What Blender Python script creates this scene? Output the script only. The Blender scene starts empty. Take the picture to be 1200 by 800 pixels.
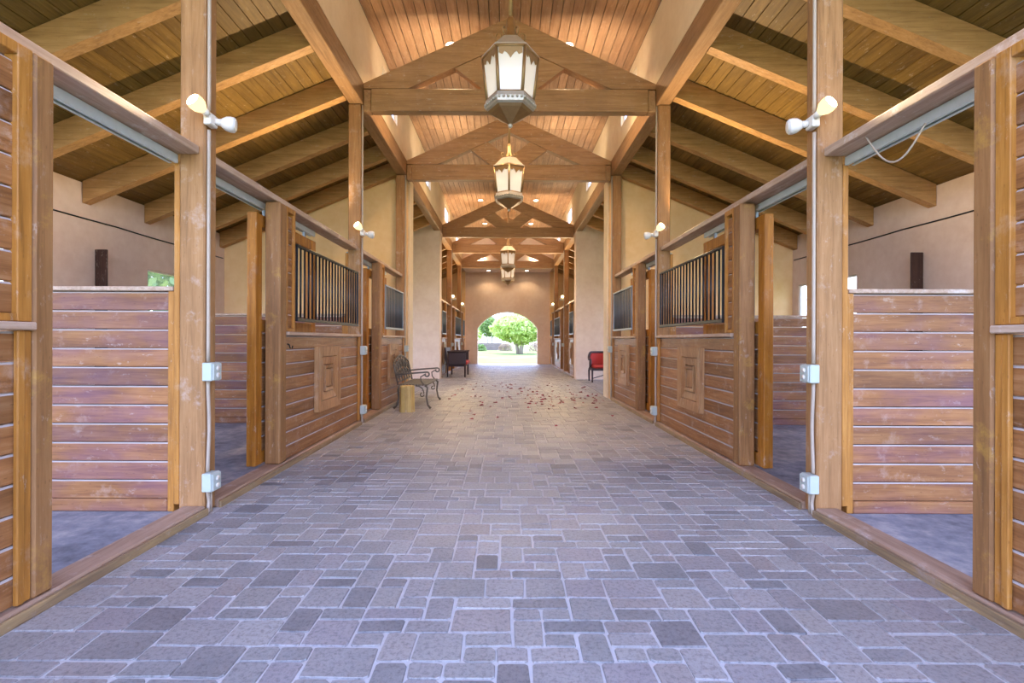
import bpy, bmesh, math, random
from mathutils import Vector, Matrix
random.seed(7)
scene = bpy.context.scene
COL = scene.collection
PI = math.pi

# ------------------------------------------------------------------ helpers
def lin(h):
    h = h.lstrip('#'); out = []
    for i in (0, 2, 4):
        c = int(h[i:i+2], 16) / 255
        out.append(c/12.92 if c <= .04045 else ((c+.055)/1.055)**2.4)
    return (*out, 1.0)

ORD = ['first','second','third','fourth','fifth','sixth','seventh','eighth','ninth','tenth','eleventh','twelfth',
       'thirteenth','fourteenth','fifteenth','sixteenth','seventeenth','eighteenth','nineteenth','twentieth']
SIDE = {-1: 'left', 1: 'right'}

class MB:
    """collects shapes (world coordinates) for one mesh"""
    def __init__(s): s.v = []; s.f = []; s.m = []; s.sm = []
    def add(s, vs, fs, mi=0, smooth=False):
        b = len(s.v); s.v += [tuple(v) for v in vs]
        for k, f in enumerate(fs):
            s.f.append([b+i for i in f]); s.m.append(mi if isinstance(mi, int) else mi[k]); s.sm.append(smooth)
        return s
    def box(s, x0, x1, y0, y1, z0, z1, c=0.0, mi=0):
        x0, x1 = min(x0, x1), max(x0, x1); y0, y1 = min(y0, y1), max(y0, y1)
        if c <= 0:
            vs = [(x, y, z) for x in (x0, x1) for y in (y0, y1) for z in (z0, z1)]
            return s.add(vs, [(0,1,3,2),(4,6,7,5),(0,4,5,1),(2,3,7,6),(0,2,6,4),(1,5,7,3)], mi)
        c = min(c, (x1-x0)*.45, (y1-y0)*.45, (z1-z0)*.45)
        X, Y, Z = (x0, x1), (y0, y1), (z0, z1); vs = []; idx = {}
        for i in (0,1):
            for j in (0,1):
                for k in (0,1):
                    px, py, pz = X[i], Y[j], Z[k]
                    dx, dy, dz = (c, -c)[i], (c, -c)[j], (c, -c)[k]
                    for a, p in enumerate(((px, py+dy, pz+dz), (px+dx, py, pz+dz), (px+dx, py+dy, pz))):
                        idx[i,j,k,a] = len(vs); vs.append(p)
        fs = []
        for i in (0,1):
            fs.append([idx[i,0,0,0], idx[i,1,0,0], idx[i,1,1,0], idx[i,0,1,0]])
            fs.append([idx[0,i,0,1], idx[1,i,0,1], idx[1,i,1,1], idx[0,i,1,1]])
            fs.append([idx[0,0,i,2], idx[1,0,i,2], idx[1,1,i,2], idx[0,1,i,2]])
        for p in (0,1):
            for q in (0,1):
                fs.append([idx[p,q,0,0], idx[p,q,1,0], idx[p,q,1,1], idx[p,q,0,1]])
                fs.append([idx[p,0,q,0], idx[p,1,q,0], idx[p,1,q,2], idx[p,0,q,2]])
                fs.append([idx[0,p,q,1], idx[1,p,q,1], idx[1,p,q,2], idx[0,p,q,2]])
        for i in (0,1):
            for j in (0,1):
                for k in (0,1): fs.append([idx[i,j,k,a] for a in range(3)])
        return s.add(vs, fs, mi)
    def prism(s, poly, axis, a0, a1, mi=0, mids=None):
        n = len(poly)
        def P(p, q, a): return {'x': (a, p, q), 'y': (p, a, q), 'z': (p, q, a)}[axis]
        vs = [P(p, q, a0) for p, q in poly] + [P(p, q, a1) for p, q in poly]
        fs = [list(range(n)), list(range(n, 2*n))] + [[i, (i+1) % n, n+(i+1) % n, n+i] for i in range(n)]
        m = [mi, mi] + ([mi]*n if mids is None else mids)
        return s.add(vs, fs, m)
    def tube(s, pts, r, n=8, mi=0, closed=False, caps=True):
        pts = [Vector(p) for p in pts]; N = len(pts)
        rs = r if isinstance(r, (list, tuple)) else [r]*N
        tang = []
        for i in range(N):
            a = pts[(i-1) % N] if (closed or i > 0) else pts[i]
            b = pts[(i+1) % N] if (closed or i < N-1) else pts[i]
            tang.append((b-a).normalized())
        up = Vector((0,0,1)) if abs(tang[0].z) < .9 else Vector((1,0,0))
        nrm = (up - tang[0]*up.dot(tang[0])).normalized(); vs = []
        for i in range(N):
            nrm = nrm - tang[i]*nrm.dot(tang[i])
            nrm = nrm.normalized() if nrm.length > 1e-6 else tang[i].orthogonal().normalized()
            bi = tang[i].cross(nrm)
            for k in range(n):
                t = 2*PI*k/n; vs.append(pts[i] + (nrm*math.cos(t) + bi*math.sin(t))*rs[i])
        fs = []
        for i in range(N if closed else N-1):
            j = (i+1) % N
            for k in range(n): fs.append([i*n+k, i*n+(k+1) % n, j*n+(k+1) % n, j*n+k])
        if caps and not closed: fs += [list(range(n)), list(range((N-1)*n, N*n))]
        return s.add(vs, fs, mi, True)
    def lathe(s, prof, cx, cy, n=6, rot=0.0, mi=0, smooth=False):
        vs = []
        for r, z in prof:
            for k in range(n):
                t = rot + 2*PI*k/n; vs.append((cx + r*math.cos(t), cy + r*math.sin(t), z))
        fs = []
        for i in range(len(prof)-1):
            for k in range(n): fs.append([i*n+k, i*n+(k+1) % n, (i+1)*n+(k+1) % n, (i+1)*n+k])
        fs += [list(range(n)), list(range((len(prof)-1)*n, len(prof)*n))]
        return s.add(vs, fs, mi, smooth)
    def ball(s, c, r, mi=0, seg=10, rings=6, sq=(1,1,1)):
        vs = []; fs = []
        for i in range(rings+1):
            th = PI*i/rings
            for k in range(seg):
                ph = 2*PI*k/seg
                vs.append((c[0]+r*sq[0]*math.sin(th)*math.cos(ph), c[1]+r*sq[1]*math.sin(th)*math.sin(ph), c[2]+r*sq[2]*math.cos(th)))
        for i in range(rings):
            for k in range(seg): fs.append([i*seg+k, i*seg+(k+1) % seg, (i+1)*seg+(k+1) % seg, (i+1)*seg+k])
        return s.add(vs, fs, mi, True)

def build(name, mb, mats, parent=None, base=None):
    """links the collected shapes as ONE mesh object; base = world position of the origin"""
    org = Vector(base) if base else (parent_world(parent) if parent else Vector((0,0,0)))
    me = bpy.data.meshes.new(name)
    me.from_pydata([tuple(Vector(v)-org) for v in mb.v], [], mb.f)
    for m in (mats if isinstance(mats, (list, tuple)) else [mats]): me.materials.append(m)
    for p, mi, sm in zip(me.polygons, mb.m, mb.sm): p.material_index = mi; p.use_smooth = sm
    bm = bmesh.new(); bm.from_mesh(me)
    bmesh.ops.remove_doubles(bm, verts=bm.verts, dist=1e-6)
    bmesh.ops.recalc_face_normals(bm, faces=bm.faces)
    bm.to_mesh(me); bm.free()
    o = bpy.data.objects.new(name, me); COL.objects.link(o)
    if parent:
        o.parent = parent; o.location = org - parent_world(parent)
    else:
        o.location = org
    return o
def parent_world(o):
    p = Vector((0,0,0))
    while o is not None: p += o.location; o = o.parent
    return p
def tag(o, label=None, cat=None, group=None, kind=None):
    if label: o['label'] = label
    if cat: o['category'] = cat
    if group: o['group'] = group
    if kind: o['kind'] = kind
    return o
def empty(name, loc, label, cat, group=None):
    o = bpy.data.objects.new(name, None); COL.objects.link(o); o.location = loc
    o.empty_display_size = .1
    return tag(o, label, cat, group)
def structure(name, mb, mats, label, cat):
    return tag(build(name, mb, mats), label, cat, None, 'structure')

# ------------------------------------------------------------------ materials
class NT:
    def __init__(s, name):
        s.mat = bpy.data.materials.new(name); s.mat.use_nodes = True
        s.t = s.mat.node_tree; s.t.nodes.clear()
        s.out = s.n('ShaderNodeOutputMaterial')
    def n(s, typ, **kw):
        x = s.t.nodes.new(typ)
        for k, v in kw.items(): setattr(x, k, v)
        return x
    def l(s, a, b): s.t.links.new(a, b)
    def val(s, sock, v):
        if isinstance(v, bpy.types.NodeSocket): s.l(v, sock)
        else: sock.default_value = v
    def math(s, op, a, b=None, clamp=False):
        x = s.n('ShaderNodeMath', operation=op, use_clamp=clamp); s.val(x.inputs[0], a)
        if b is not None: s.val(x.inputs[1], b)
        return x.outputs[0]
    def mix(s, fac, a, b, mode='MIX'):
        x = s.n('ShaderNodeMix', data_type='RGBA', blend_type=mode)
        s.val(x.inputs[0], fac); s.val(x.inputs[6], a); s.val(x.inputs[7], b); return x.outputs[2]
    def ramp(s, fac, stops, interp='LINEAR'):
        x = s.n('ShaderNodeValToRGB'); x.color_ramp.interpolation = interp
        el = x.color_ramp.elements
        while len(el) < len(stops): el.new(.5)
        for e, (p, c) in zip(el, stops): e.position = p; e.color = c
        s.l(fac, x.inputs[0]); return x.outputs[0]
    def noise(s, vec, scale, detail=4, rough=.55, dist=0.0):
        x = s.n('ShaderNodeTexNoise'); s.l(vec, x.inputs['Vector'])
        x.inputs['Scale'].default_value = scale; x.inputs['Detail'].default_value = detail
        x.inputs['Roughness'].default_value = rough; x.inputs['Distortion'].default_value = dist
        return x.outputs['Fac']
    def pos(s, scale=(1,1,1), off=None):
        g = s.n('ShaderNodeNewGeometry'); m = s.n('ShaderNodeVectorMath', operation='MULTIPLY')
        s.l(g.outputs['Position'], m.inputs[0]); m.inputs[1].default_value = scale
        if off is None: return m.outputs[0]
        a = s.n('ShaderNodeVectorMath', operation='ADD'); s.l(m.outputs[0], a.inputs[0]); s.l(off, a.inputs[1]); return a.outputs[0]
    def island(s): return s.n('ShaderNodeNewGeometry').outputs['Random Per Island']
    def finish(s, color, rough=.6, bump=None, bstr=.2, bdist=.01, metallic=0.0, spec=.4, **kw):
        b = s.n('ShaderNodeBsdfPrincipled')
        s.val(b.inputs['Base Color'], color); s.val(b.inputs['Roughness'], rough)
        s.val(b.inputs['Metallic'], metallic); b.inputs['Specular IOR Level'].default_value = spec
        for k, v in kw.items(): s.val(b.inputs[k.replace('_', ' ')], v)
        if bump is not None:
            x = s.n('ShaderNodeBump'); x.inputs['Strength'].default_value = bstr; x.inputs['Distance'].default_value = bdist
            s.l(bump, x.inputs['Height']); s.l(x.outputs[0], b.inputs['Normal'])
        s.l(b.outputs[0], s.out.inputs[0]); return s.mat

def wood(name, dark, mid, light, axis, island=.35, scuff=.25, scuffcol='#b9a392', rough=.55, knots=True, daylight_tint=0.0, chips=.35):
    m = NT(name); isl = m.island()
    sc = {'x': (.9, 14, 14), 'y': (14, .9, 14), 'z': (14, 14, .9)}[axis]
    off = m.n('ShaderNodeCombineXYZ'); k = m.math('MULTIPLY', isl, 37.0)
    for i in range(3): m.l(k, off.inputs[i])
    p = m.pos(sc, off.outputs[0])
    g = m.noise(p, 1.6, 6, .62, .6)
    fine = m.noise(m.pos(tuple(c*5 for c in sc), off.outputs[0]), 1.5, 3)
    f = m.math('ADD', m.math('MULTIPLY', g, .75), m.math('MULTIPLY', fine, .25))
    c = m.ramp(f, [(.30, lin(dark)), (.5, lin(mid)), (.72, lin(light))])
    big = m.noise(m.pos((1,1,1), off.outputs[0]), 2.2, 4, .6)
    c = m.mix(m.math('MULTIPLY', m.ramp(big, [(.35, (0,0,0,1)), (.65, (1,1,1,1))]), .35), c, lin(dark), 'MIX')
    if knots:
        v = m.n('ShaderNodeTexVoronoi'); m.l(m.pos({'x': (2.2,7,7), 'y': (7,2.2,7), 'z': (7,7,2.2)}[axis], off.outputs[0]), v.inputs['Vector'])
        kn = m.math('LESS_THAN', v.outputs['Distance'], .10)
        c = m.mix(m.math('MULTIPLY', kn, .55), c, lin(dark))
    if scuff > 0:
        s1 = m.noise(m.pos((3,3,3)), 1.7, 8, .72)
        c = m.mix(m.math('MULTIPLY', m.ramp(s1, [(.56, (0,0,0,1)), (.70, (1,1,1,1))]), scuff), c, lin(scuffcol))
    if chips > 0:
        s3 = m.noise(m.pos({'x': (9,22,22), 'y': (22,9,22), 'z': (22,22,9)}[axis]), 1.0, 5, .75)
        s4 = m.noise(m.pos(), 1.1, 3)
        c = m.mix(m.math('MULTIPLY', m.math('MULTIPLY', m.ramp(s3, [(.60, (0,0,0,1)), (.66, (1,1,1,1))]), m.ramp(s4, [(.4, (.2,.2,.2,1)), (.6, (1,1,1,1))])), chips), c, lin('#d2c2b0'))
        c = m.mix(m.math('MULTIPLY', m.ramp(s3, [(.33, (1,1,1,1)), (.38, (0,0,0,1))]), chips*.7), c, lin(dark))
    if daylight_tint > 0:
        s2 = m.noise(m.pos((1.2,1.2,2.5), off.outputs[0]), 1.3, 3, .6)
        c = m.mix(m.math('MULTIPLY', m.ramp(s2, [(.42, (0,0,0,1)), (.7, (1,1,1,1))]), daylight_tint), c, lin('#59406e'))  # purple cast of blue daylight put into the board colour as patches
    br = m.math('ADD', m.math('MULTIPLY', isl, island), 1 - island/2)
    x = m.n('ShaderNodeVectorMath', operation='SCALE'); m.l(c, x.inputs[0]); m.l(br, x.inputs['Scale'])
    return m.finish(x.outputs[0], rough, f, .25, .006, spec=.3)

def plain(name, col, rough=.5, metallic=0.0, var=.0, spec=.4, bump=0.0, scale=20):
    m = NT(name); n = m.noise(m.pos(), scale, 4)
    c = m.mix(m.math('MULTIPLY', n, var), lin(col), (0.02,0.018,0.015,1)) if var else lin(col)
    return m.finish(c, rough, n if bump else None, bump, .005, metallic, spec)

def plaster(name, a, b):
    m = NT(name)
    n1 = m.noise(m.pos(), .9, 5, .6); n2 = m.noise(m.pos(), 6, 6, .65); n3 = m.noise(m.pos(), 45, 3)
    f = m.math('ADD', m.math('MULTIPLY', n1, .6), m.math('MULTIPLY', n2, .4))
    c = m.ramp(f, [(.36, lin(a)), (.64, lin(b))])
    return m.finish(c, .85, m.math('ADD', m.math('MULTIPLY', n2, .6), m.math('MULTIPLY', n3, .4)), .18, .01, spec=.2)

def emissive(name, col, strength):
    m = NT(name); e = m.n('ShaderNodeEmission'); e.inputs[0].default_value = col; e.inputs[1].default_value = strength
    m.l(e.outputs[0], m.out.inputs[0]); return m.mat

W_POST  = wood('post_wood',  '#7d5833', '#a37547', '#b6895a', 'z', .12, .45, '#c6b2a2', .6)
W_JAMB  = wood('jamb_wood',  '#74512f', '#96693d', '#aa7d4e', 'z', .12, .55, '#c7993f', .6)
W_RAFT  = wood('rafter_wood','#8f683d', '#bb8c55', '#cfa26c', 'x', .15, .12)
W_BEAM  = wood('beam_wood',  '#7c5a39', '#9f7850', '#b48a60', 'y', .15, .22)
W_TRUSS = wood('truss_wood', '#825f3c', '#a37a4e', '#b68c60', 'x', .15, .10)
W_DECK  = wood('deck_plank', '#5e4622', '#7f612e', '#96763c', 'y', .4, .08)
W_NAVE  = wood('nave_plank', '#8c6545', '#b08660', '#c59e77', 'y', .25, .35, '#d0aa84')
W_RAIL  = wood('rail_wood',  '#97795f', '#b89b82', '#d0b9a3', 'y', .15, .65, '#dbd2c8')
W_BOARD = wood('front_board','#6a4325', '#96653a', '#b08459', 'y', .45, .40, '#b9a08e', .42)
W_CARVE = wood('carved_wood', '#785030', '#a87c50', '#c0986c', 'z', .3, .4, '#c7b09c', .42)
W_PART  = wood('partition_board','#6b4327', '#98653a', '#b27f4e', 'x', .5, .4, '#c0a593', .55, True, .38)
W_STILE = wood('stile_wood', '#84541f', '#b0752f', '#c98e45', 'z', .25, .30, '#c9b094')
W_DOOR  = wood('door_wood',  '#7a4712', '#a96a1f', '#c4852f', 'z', .25, .2)
W_LITDUST  = plain('lit_dusty_edge', '#c2b4a9', .9, 0, .3, scale=9)  # pale board top edges: caught light and dust in one colour
W_SILL  = wood('sill_wood',  '#80634c', '#a2836a', '#b99c84', 'y', .2, .6, '#c3b4aa')
W_SILLF = wood('sill_worn',  '#6e5843', '#967c58', '#b89a68', 'y', .2, .8, '#9c8677')
W_DARK  = wood('dark_wood',  '#2d1a12', '#432a1f', '#573a2b', 'z', .2, .0)
M_PLAST = plaster('plaster', '#d6bba4', '#e6d1bd')
M_CLERE = plaster('plaster_clerestory', '#dcc29a', '#ead4b0')
M_LAMPLIT  = plaster('plaster_lamplit', '#e8bd82', '#f4d09a')  # plaster with the flood lamps' yellow glow put into its colour
M_IRON  = plain('black_iron', '#2b2b2d', .45, .7, .2)
M_STEEL = plain('painted_steel', '#8f979b', .45, .3, .2)
M_BAR   = plain('dull_steel_bar', '#5b6266', .5, .4, .3)
M_TRACK = plain('galvanised_track', '#d3d9d6', .4, .2, .2)
M_COND  = plain('conduit_grey', '#b8a58f', .5, .1, .15)
M_BOX   = plain('outlet_box_grey', '#b9c0b4', .5, .1, .12)
M_WHITE = plain('lamp_white', '#ded6c8', .5)
M_BRASS = plain('aged_brass', '#a8875a', .4, .65, .35)
M_VERD  = plain('pewter_brass', '#c8bda9', .45, .5, .3)
M_RED   = plain('red_cushion', '#b8382f', .8, 0, .15)
M_WICK  = plain('dark_wicker', '#3d2f34', .6, 0, .28)
M_ROOF  = plain('roofing', '#6b5a4c', .9)
M_ANTIQ = plain('antique_iron', '#6b645a', .5, .45, .3)
M_BULB  = emissive('bulb_lit', (1.0, .80, .48, 1), 14.0)
M_BULBG = emissive('bulb_glow', (1.0, .66, .30, 1), 1.1)
M_DOWN  = emissive('downlight_lit', (1.0, .86, .66, 1), 14.0)
M_LOG   = wood('log_wood', '#9b7c42', '#c9a860', '#dcc07c', 'z', .1, .2, '#8d6f3d')

def glassmat(name, clear, glow, milky):
    m = NT(name)
    tr = m.n('ShaderNodeBsdfTransparent'); tr.inputs[0].default_value = (.96,.96,.96,1)
    df = m.n('ShaderNodeBsdfTranslucent'); df.inputs[0].default_value = (.92,.9,.86,1)
    di = m.n('ShaderNodeBsdfDiffuse'); di.inputs[0].default_value = (.80,.79,.77,1)
    gl = m.n('ShaderNodeBsdfGlossy'); gl.inputs[1].default_value = .15
    a = m.n('ShaderNodeMixShader'); a.inputs[0].default_value = milky/(milky+glow+1e-6); m.l(df.outputs[0], a.inputs[1]); m.l(di.outputs[0], a.inputs[2])
    c = m.n('ShaderNodeMixShader'); c.inputs[0].default_value = milky+glow; m.l(tr.outputs[0], c.inputs[1]); m.l(a.outputs[0], c.inputs[2])
    b = m.n('ShaderNodeMixShader'); b.inputs[0].default_value = .06; m.l(c.outputs[0], b.inputs[1]); m.l(gl.outputs[0], b.inputs[2])
    m.l(b.outputs[0], m.out.inputs[0])
    return m.mat
M_LGLASS = glassmat('lantern_glass', 0, .05, .72)
M_CANDLE = emissive('candle_lit', (1.0, .86, .66, 1), 3.0)
M_PANE = glassmat('window_glass', 0, .02, .02)

# pavers
def paver_mat():
    m = NT('paver'); isl = m.island()
    c = m.ramp(isl, [(0,lin('#7b7a77')),(.14,lin('#9b978f')),(.36,lin('#908b86')),(.5,lin('#a8a39a')),(.64,lin('#958d8a')),(.78,lin('#a69f94')),(.92,lin('#73716f')),(1,lin('#9d938a'))])
    n = m.noise(m.pos(), 3.0, 5, .6); f = m.noise(m.pos(), 48, 6, .8)
    c = m.mix(m.math('MULTIPLY', m.ramp(n, [(.4,(0,0,0,1)),(.7,(1,1,1,1))]), .35), c, lin('#b5aca4'))
    c = m.mix(m.math('MULTIPLY', m.ramp(f, [(.36,(1,1,1,1)),(.52,(0,0,0,1))]), .55), c, lin('#4a4644'))
    return m.finish(c, .5, f, .6, .006, spec=.45)
M_PAVER = paver_mat()
M_JOINT = plain('joint_sand', '#cbc6be', .95, 0, .15, bump=.2, scale=80)
def mat_floor():
    m = NT('rubber_mat')
    n = m.noise(m.pos(), 1.4, 6, .65); n2 = m.noise(m.pos(), 9, 6, .7)
    c = m.ramp(m.math('ADD', m.math('MULTIPLY', n, .6), m.math('MULTIPLY', n2, .4)), [(.36, lin('#5a5b60')), (.5, lin('#85868b')), (.64, lin('#b3aca6'))])
    return m.finish(c, .7, n2, .2, .01)
M_MAT = mat_floor()
def lawn_mat():
    m = NT('lawn'); n = m.noise(m.pos(), .35, 5, .6); n2 = m.noise(m.pos(), 14, 4)
    c = m.ramp(n, [(.35, lin('#6c7b3c')), (.55, lin('#838a50')), (.7, lin('#989064'))])
    c = m.mix(m.math('MULTIPLY', n2, .35), c, lin('#7f944a'))
    return m.finish(c, .95, n2, .3, .03, spec=.1)
M_LAWN = lawn_mat()
def leaf_mat(name, a, b):
    m = NT(name); isl = m.island(); c = m.ramp(isl, [(0, lin(a)), (1, lin(b))])
    p = m.n('ShaderNodeBsdfPrincipled'); m.l(c, p.inputs['Base Color']); p.inputs['Roughness'].default_value = .6
    t = m.n('ShaderNodeBsdfTranslucent'); m.l(c, t.inputs[0])
    x = m.n('ShaderNodeMixShader'); x.inputs[0].default_value = .45; m.l(p.outputs[0], x.inputs[1]); m.l(t.outputs[0], x.inputs[2])
    m.l(x.outputs[0], m.out.inputs[0]); return m.mat
M_LEAF = leaf_mat('leaf_bright', '#a3bd58', '#d8e294')
M_LEAF2 = leaf_mat('leaf_olive', '#5e7d3a', '#94ab5e')
M_PETAL = leaf_mat('petal', '#7c1a33', '#b02c50')
M_BARK = plain('bark', '#b0a294', .9, 0, .4)
M_STONE = plain('garden_stone', '#8a7b6e', .9, 0, .4, scale=5)

# ------------------------------------------------------------------ layout (metres; camera at y = 0 looking along +y)
U = 2.28                     # aisle face of the posts
UO = 6.36                    # outer wall
Y0, Y1 = -0.3, 26.5          # building
CEIL = 6.34
BEAM0, BEAM1 = 4.91, 5.24
SL = .414                    # side roof slope
def raft_bottom(u): return 4.92 - (u-2.47)*SL
POSTS = {'A': (3.68, 3.83), 'B': (7.58, 7.73), 'C': (10.82, 10.98), 'D': (16.9, 17.05), 'E': (19.95, 20.10), 'F': (24.1, 24.25)}
BW0, BW1 = 11.08, 11.50      # cross wall at the end of the near block
PW0, PW1 = 16.40, 16.84      # cross wall / pier at the start of the far block

# ------------------------------------------------------------------ floor
def pavers():
    mb = MB(); base = MB(); J = .0034
    def region(x0, x1, y0, y1):
        nx, ny = int(round((x1-x0)/.070)), int(round((y1-y0)/.100)); gx, gy = (x1-x0)/nx, (y1-y0)/ny
        occ = [[False]*nx for _ in range(ny+2)]
        for j in range(ny):
            for i in range(nx):
                if occ[j][i]: continue
                L = 0
                while i+L < nx and not occ[j][i+L]: L += 1
                opts = [w for w, k in ((2,5),(3,6),(4,3)) for _ in range(k) if w == L or L-w >= 2]
                w = random.choice(opts) if opts else L
                h = 2 if (random.random() < .50 and j+2 <= ny) else 1
                for a in range(w):
                    for b in range(h): occ[j+b][i+a] = True
                xa, xb = x0+i*gx+J, x0+(i+w)*gx-J; ya, yb = y0+j*gy+J, y0+(j+h)*gy-J
                c = random.uniform(.005, .013); jt = lambda: random.uniform(-.005, .004)
                p = [(xa+c,ya),(xb-c,ya),(xb,ya+c),(xb,yb-c),(xb-c,yb),(xa+c,yb),(xa,yb-c),(xa,ya+c)]
                p = [(x+jt(), y+jt()) for x, y in p]
                cx, cy = (xa+xb)/2, (ya+yb)/2; dz = random.uniform(-.0025, .0)
                tx, ty = random.uniform(-.006,.006), random.uniform(-.006,.006)
                k = .0045
                def ins(x, y): return (x + (k if x < cx else -k), y + (k if y < cy else -k))
                vs = [(x, y, -.012) for x, y in p]
                for x, y in p:
                    X, Y = ins(x, y); vs.append((X, Y, dz + (X-cx)*tx + (Y-cy)*ty))
                fs = [list(range(8,16))] + [[q,(q+1)%8,8+(q+1)%8,8+q] for q in range(8)]
                mb.add(vs, fs)
        base.box(x0-(.24 if x0 > -2.3 and x1 < 2.3 else .02), x1+(.24 if x0 > -2.3 and x1 < 2.3 else .02), y0-.02, y1+.02, -.10, -.0075)
    region(-2.235, 2.235, -1.6, 27.0)
    for s in (-1, 1):
        a, b = sorted((s*2.26, s*6.4)); region(a, b, BW1+.02, PW0-.02)
    n = len(mb.v)
    mb.add(base.v, base.f, 1)
    o = structure('floor', mb, [M_PAVER, M_JOINT], 'grey tumbled concrete pavers with pale sand joints along the stable aisle', 'floor')
    return o
pavers()
for s in (-1, 1):
    for nm, ya, yb in (('near', Y0, BW0), ('far', PW1, Y1)):
        m = MB(); m.box(s*2.44, s*UO, ya, yb, -.10, .004)
        structure(f'floor_stall_{SIDE[s]}', m, M_MAT, f'dark stained rubber matting inside the {nm} stalls on the {SIDE[s]}', 'floor')

# ------------------------------------------------------------------ walls
def wall_with_holes(mb, axis, a, t0, t1, lo, hi, z0, z1, holes):
    """wall slab across `axis` running lo..hi with rectangular holes (h0,h1,hz0,hz1)"""
    def seg(p, q, za, zb):
        if q-p < 1e-4 or zb-za < 1e-4: return
        if axis == 'x': mb.box(t0, t1, p, q, za, zb)
        else: mb.box(p, q, t0, t1, za, zb)
    cur = lo
    for h0, h1, hz0, hz1 in sorted(holes):
        seg(cur, h0, z0, z1); seg(h0, h1, z0, hz0); seg(h0, h1, hz1, z1); cur = h1
    seg(cur, hi, z0, z1)
WIN = {-1: (8.72, 10.25), 1: (9.05, 10.86)}
win_no = [0]
def window(s, u0, u1, ya, yb, za, zb, label, glass=True):
    win_no[0] += 1
    fr = MB(); w = .03; xa, xb = s*(u0+.02), s*(u1-.02); e = .004
    for (y0, y1, z0, z1) in ((ya+e,ya+w,za+e,zb-e),(yb-w,yb-e,za+e,zb-e),(ya+w,yb-w,za+e,za+w),(ya+w,yb-w,zb-w,zb-e)):
        fr.box(xa, xb, y0, y1, z0, z1, .004)
    o = structure(f'window_{win_no[0]}', fr, M_WHITE, label, 'window')
    if glass:
        p = MB(); xm = s*(u0+u1)/2; p.box(xm-.003, xm+.003, ya+w, yb-w, za+w, zb-w)
        build('pane', p, M_PANE, o)
for s in (-1, 1):
    sd = SIDE[s]
    holes = [(.4, 3.3, .02, 2.7), (4.1, 6.5, .02, 2.7), (*WIN[s], 1.5, 2.52), (18.0, 19.3, 1.5, 2.52), (21.8, 23.2, 1.5, 2.52), (BW1, PW0, 0, 3.2)]  # nearest openings are unseen, added to let daylight into the stalls
    mb = MB(); wall_with_holes(mb, 'x', None, s*UO, s*(UO+.09), Y0, Y1, 0, 3.62, holes)
    structure(f'wall_{sd}', mb, M_PLAST, f'tan plaster outer wall behind the {sd} stalls', 'wall')
    window(s, UO, UO+.09, *WIN[s], 1.5, 2.52, f'bright stall window in the {sd} outer wall above the partitions', True)
    # clerestory
    holes = [(5.15, 6.1, 5.58, 6.15), (8.75, 9.95, 5.58, 6.15), (12.9, 14.3, 5.58, 6.15), (17.6, 19.0, 5.58, 6.15), (21.5, 22.9, 5.58, 6.15)]
    mb = MB(); wall_with_holes(mb, 'x', None, s*2.25, s*2.33, Y0, Y1, BEAM1+.002, CEIL, holes)
    structure(f'wall_clerestory_{sd}', mb, M_CLERE, f'cream plaster clerestory wall above the {sd} longitudinal beam', 'wall')
    for k, h in enumerate(holes[1:]):
        window(s, 2.28, 2.34, *h, f'small clerestory window high on the {sd}, {ORD[k]} from the camera')
    # cross walls (gabled under the side roof)
    for nm, ya, yb, mat, lab in (('end', BW0, BW1, M_LAMPLIT, f'plaster wall with painted yellow lamp glow closing the near stalls on the {sd}'),
                                 ('pier', PW0, PW1, M_PLAST, f'tan plaster pier wall across the breezeway on the {sd}'),
                                 ('back', 26.3, 26.5, M_LAMPLIT, f'plaster wall with painted yellow lamp glow closing the last stall on the {sd}')):
        mb = MB(); u0 = 2.26
        top = [(s*UO, raft_bottom(UO)+.32), (s*2.48, raft_bottom(2.48)+.32), (s*2.48, BEAM0-.002), (s*u0, BEAM0-.002)]
        mb.prism([(s*u0, -.02), (s*UO, -.02)] + top, 'y', ya, yb)
        structure(f'wall_{nm}_{sd}', mb, mat, lab, 'wall')
# far wall with the arch
mb = MB(); hw, sp, ap = 1.6, 1.90, 2.78
R = (hw*hw + (ap-sp)**2) / (2*(ap-sp)); cz = ap-R; a0 = math.asin(hw/R)
arc = [(R*math.sin(t), cz + R*math.cos(t)) for t in [-a0 + 2*a0*i/20 for i in range(21)]]
ya, yb = 26.5, 26.95
for k in range(20):
    (xa, za), (xb, zb) = arc[k], arc[k+1]
    mb.prism([(xa, za), (xb, zb), (xb, CEIL), (xa, CEIL)], 'y', ya, yb)
mb.box(-7.0, -hw, ya, yb, -.02, CEIL); mb.box(hw, 7.0, ya, yb, -.02, CEIL)
structure('wall_far', mb, M_PLAST, 'tan plaster end wall with a segmental archway onto the garden', 'wall')
# gable infill above the last truss and low soffit
mb = MB(); mb.box(-2.24, 2.24, 24.42, 24.55, 4.9, CEIL)
structure('wall_gable', mb, M_PLAST, 'pale plaster panel behind the last roof truss', 'wall')
mb = MB(); mb.box(-2.24, 2.24, 24.55, 26.5, 4.9, 5.02)
structure('ceiling_soffit', mb, M_PLAST, 'low flat plaster soffit before the end wall', 'ceiling')

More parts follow.
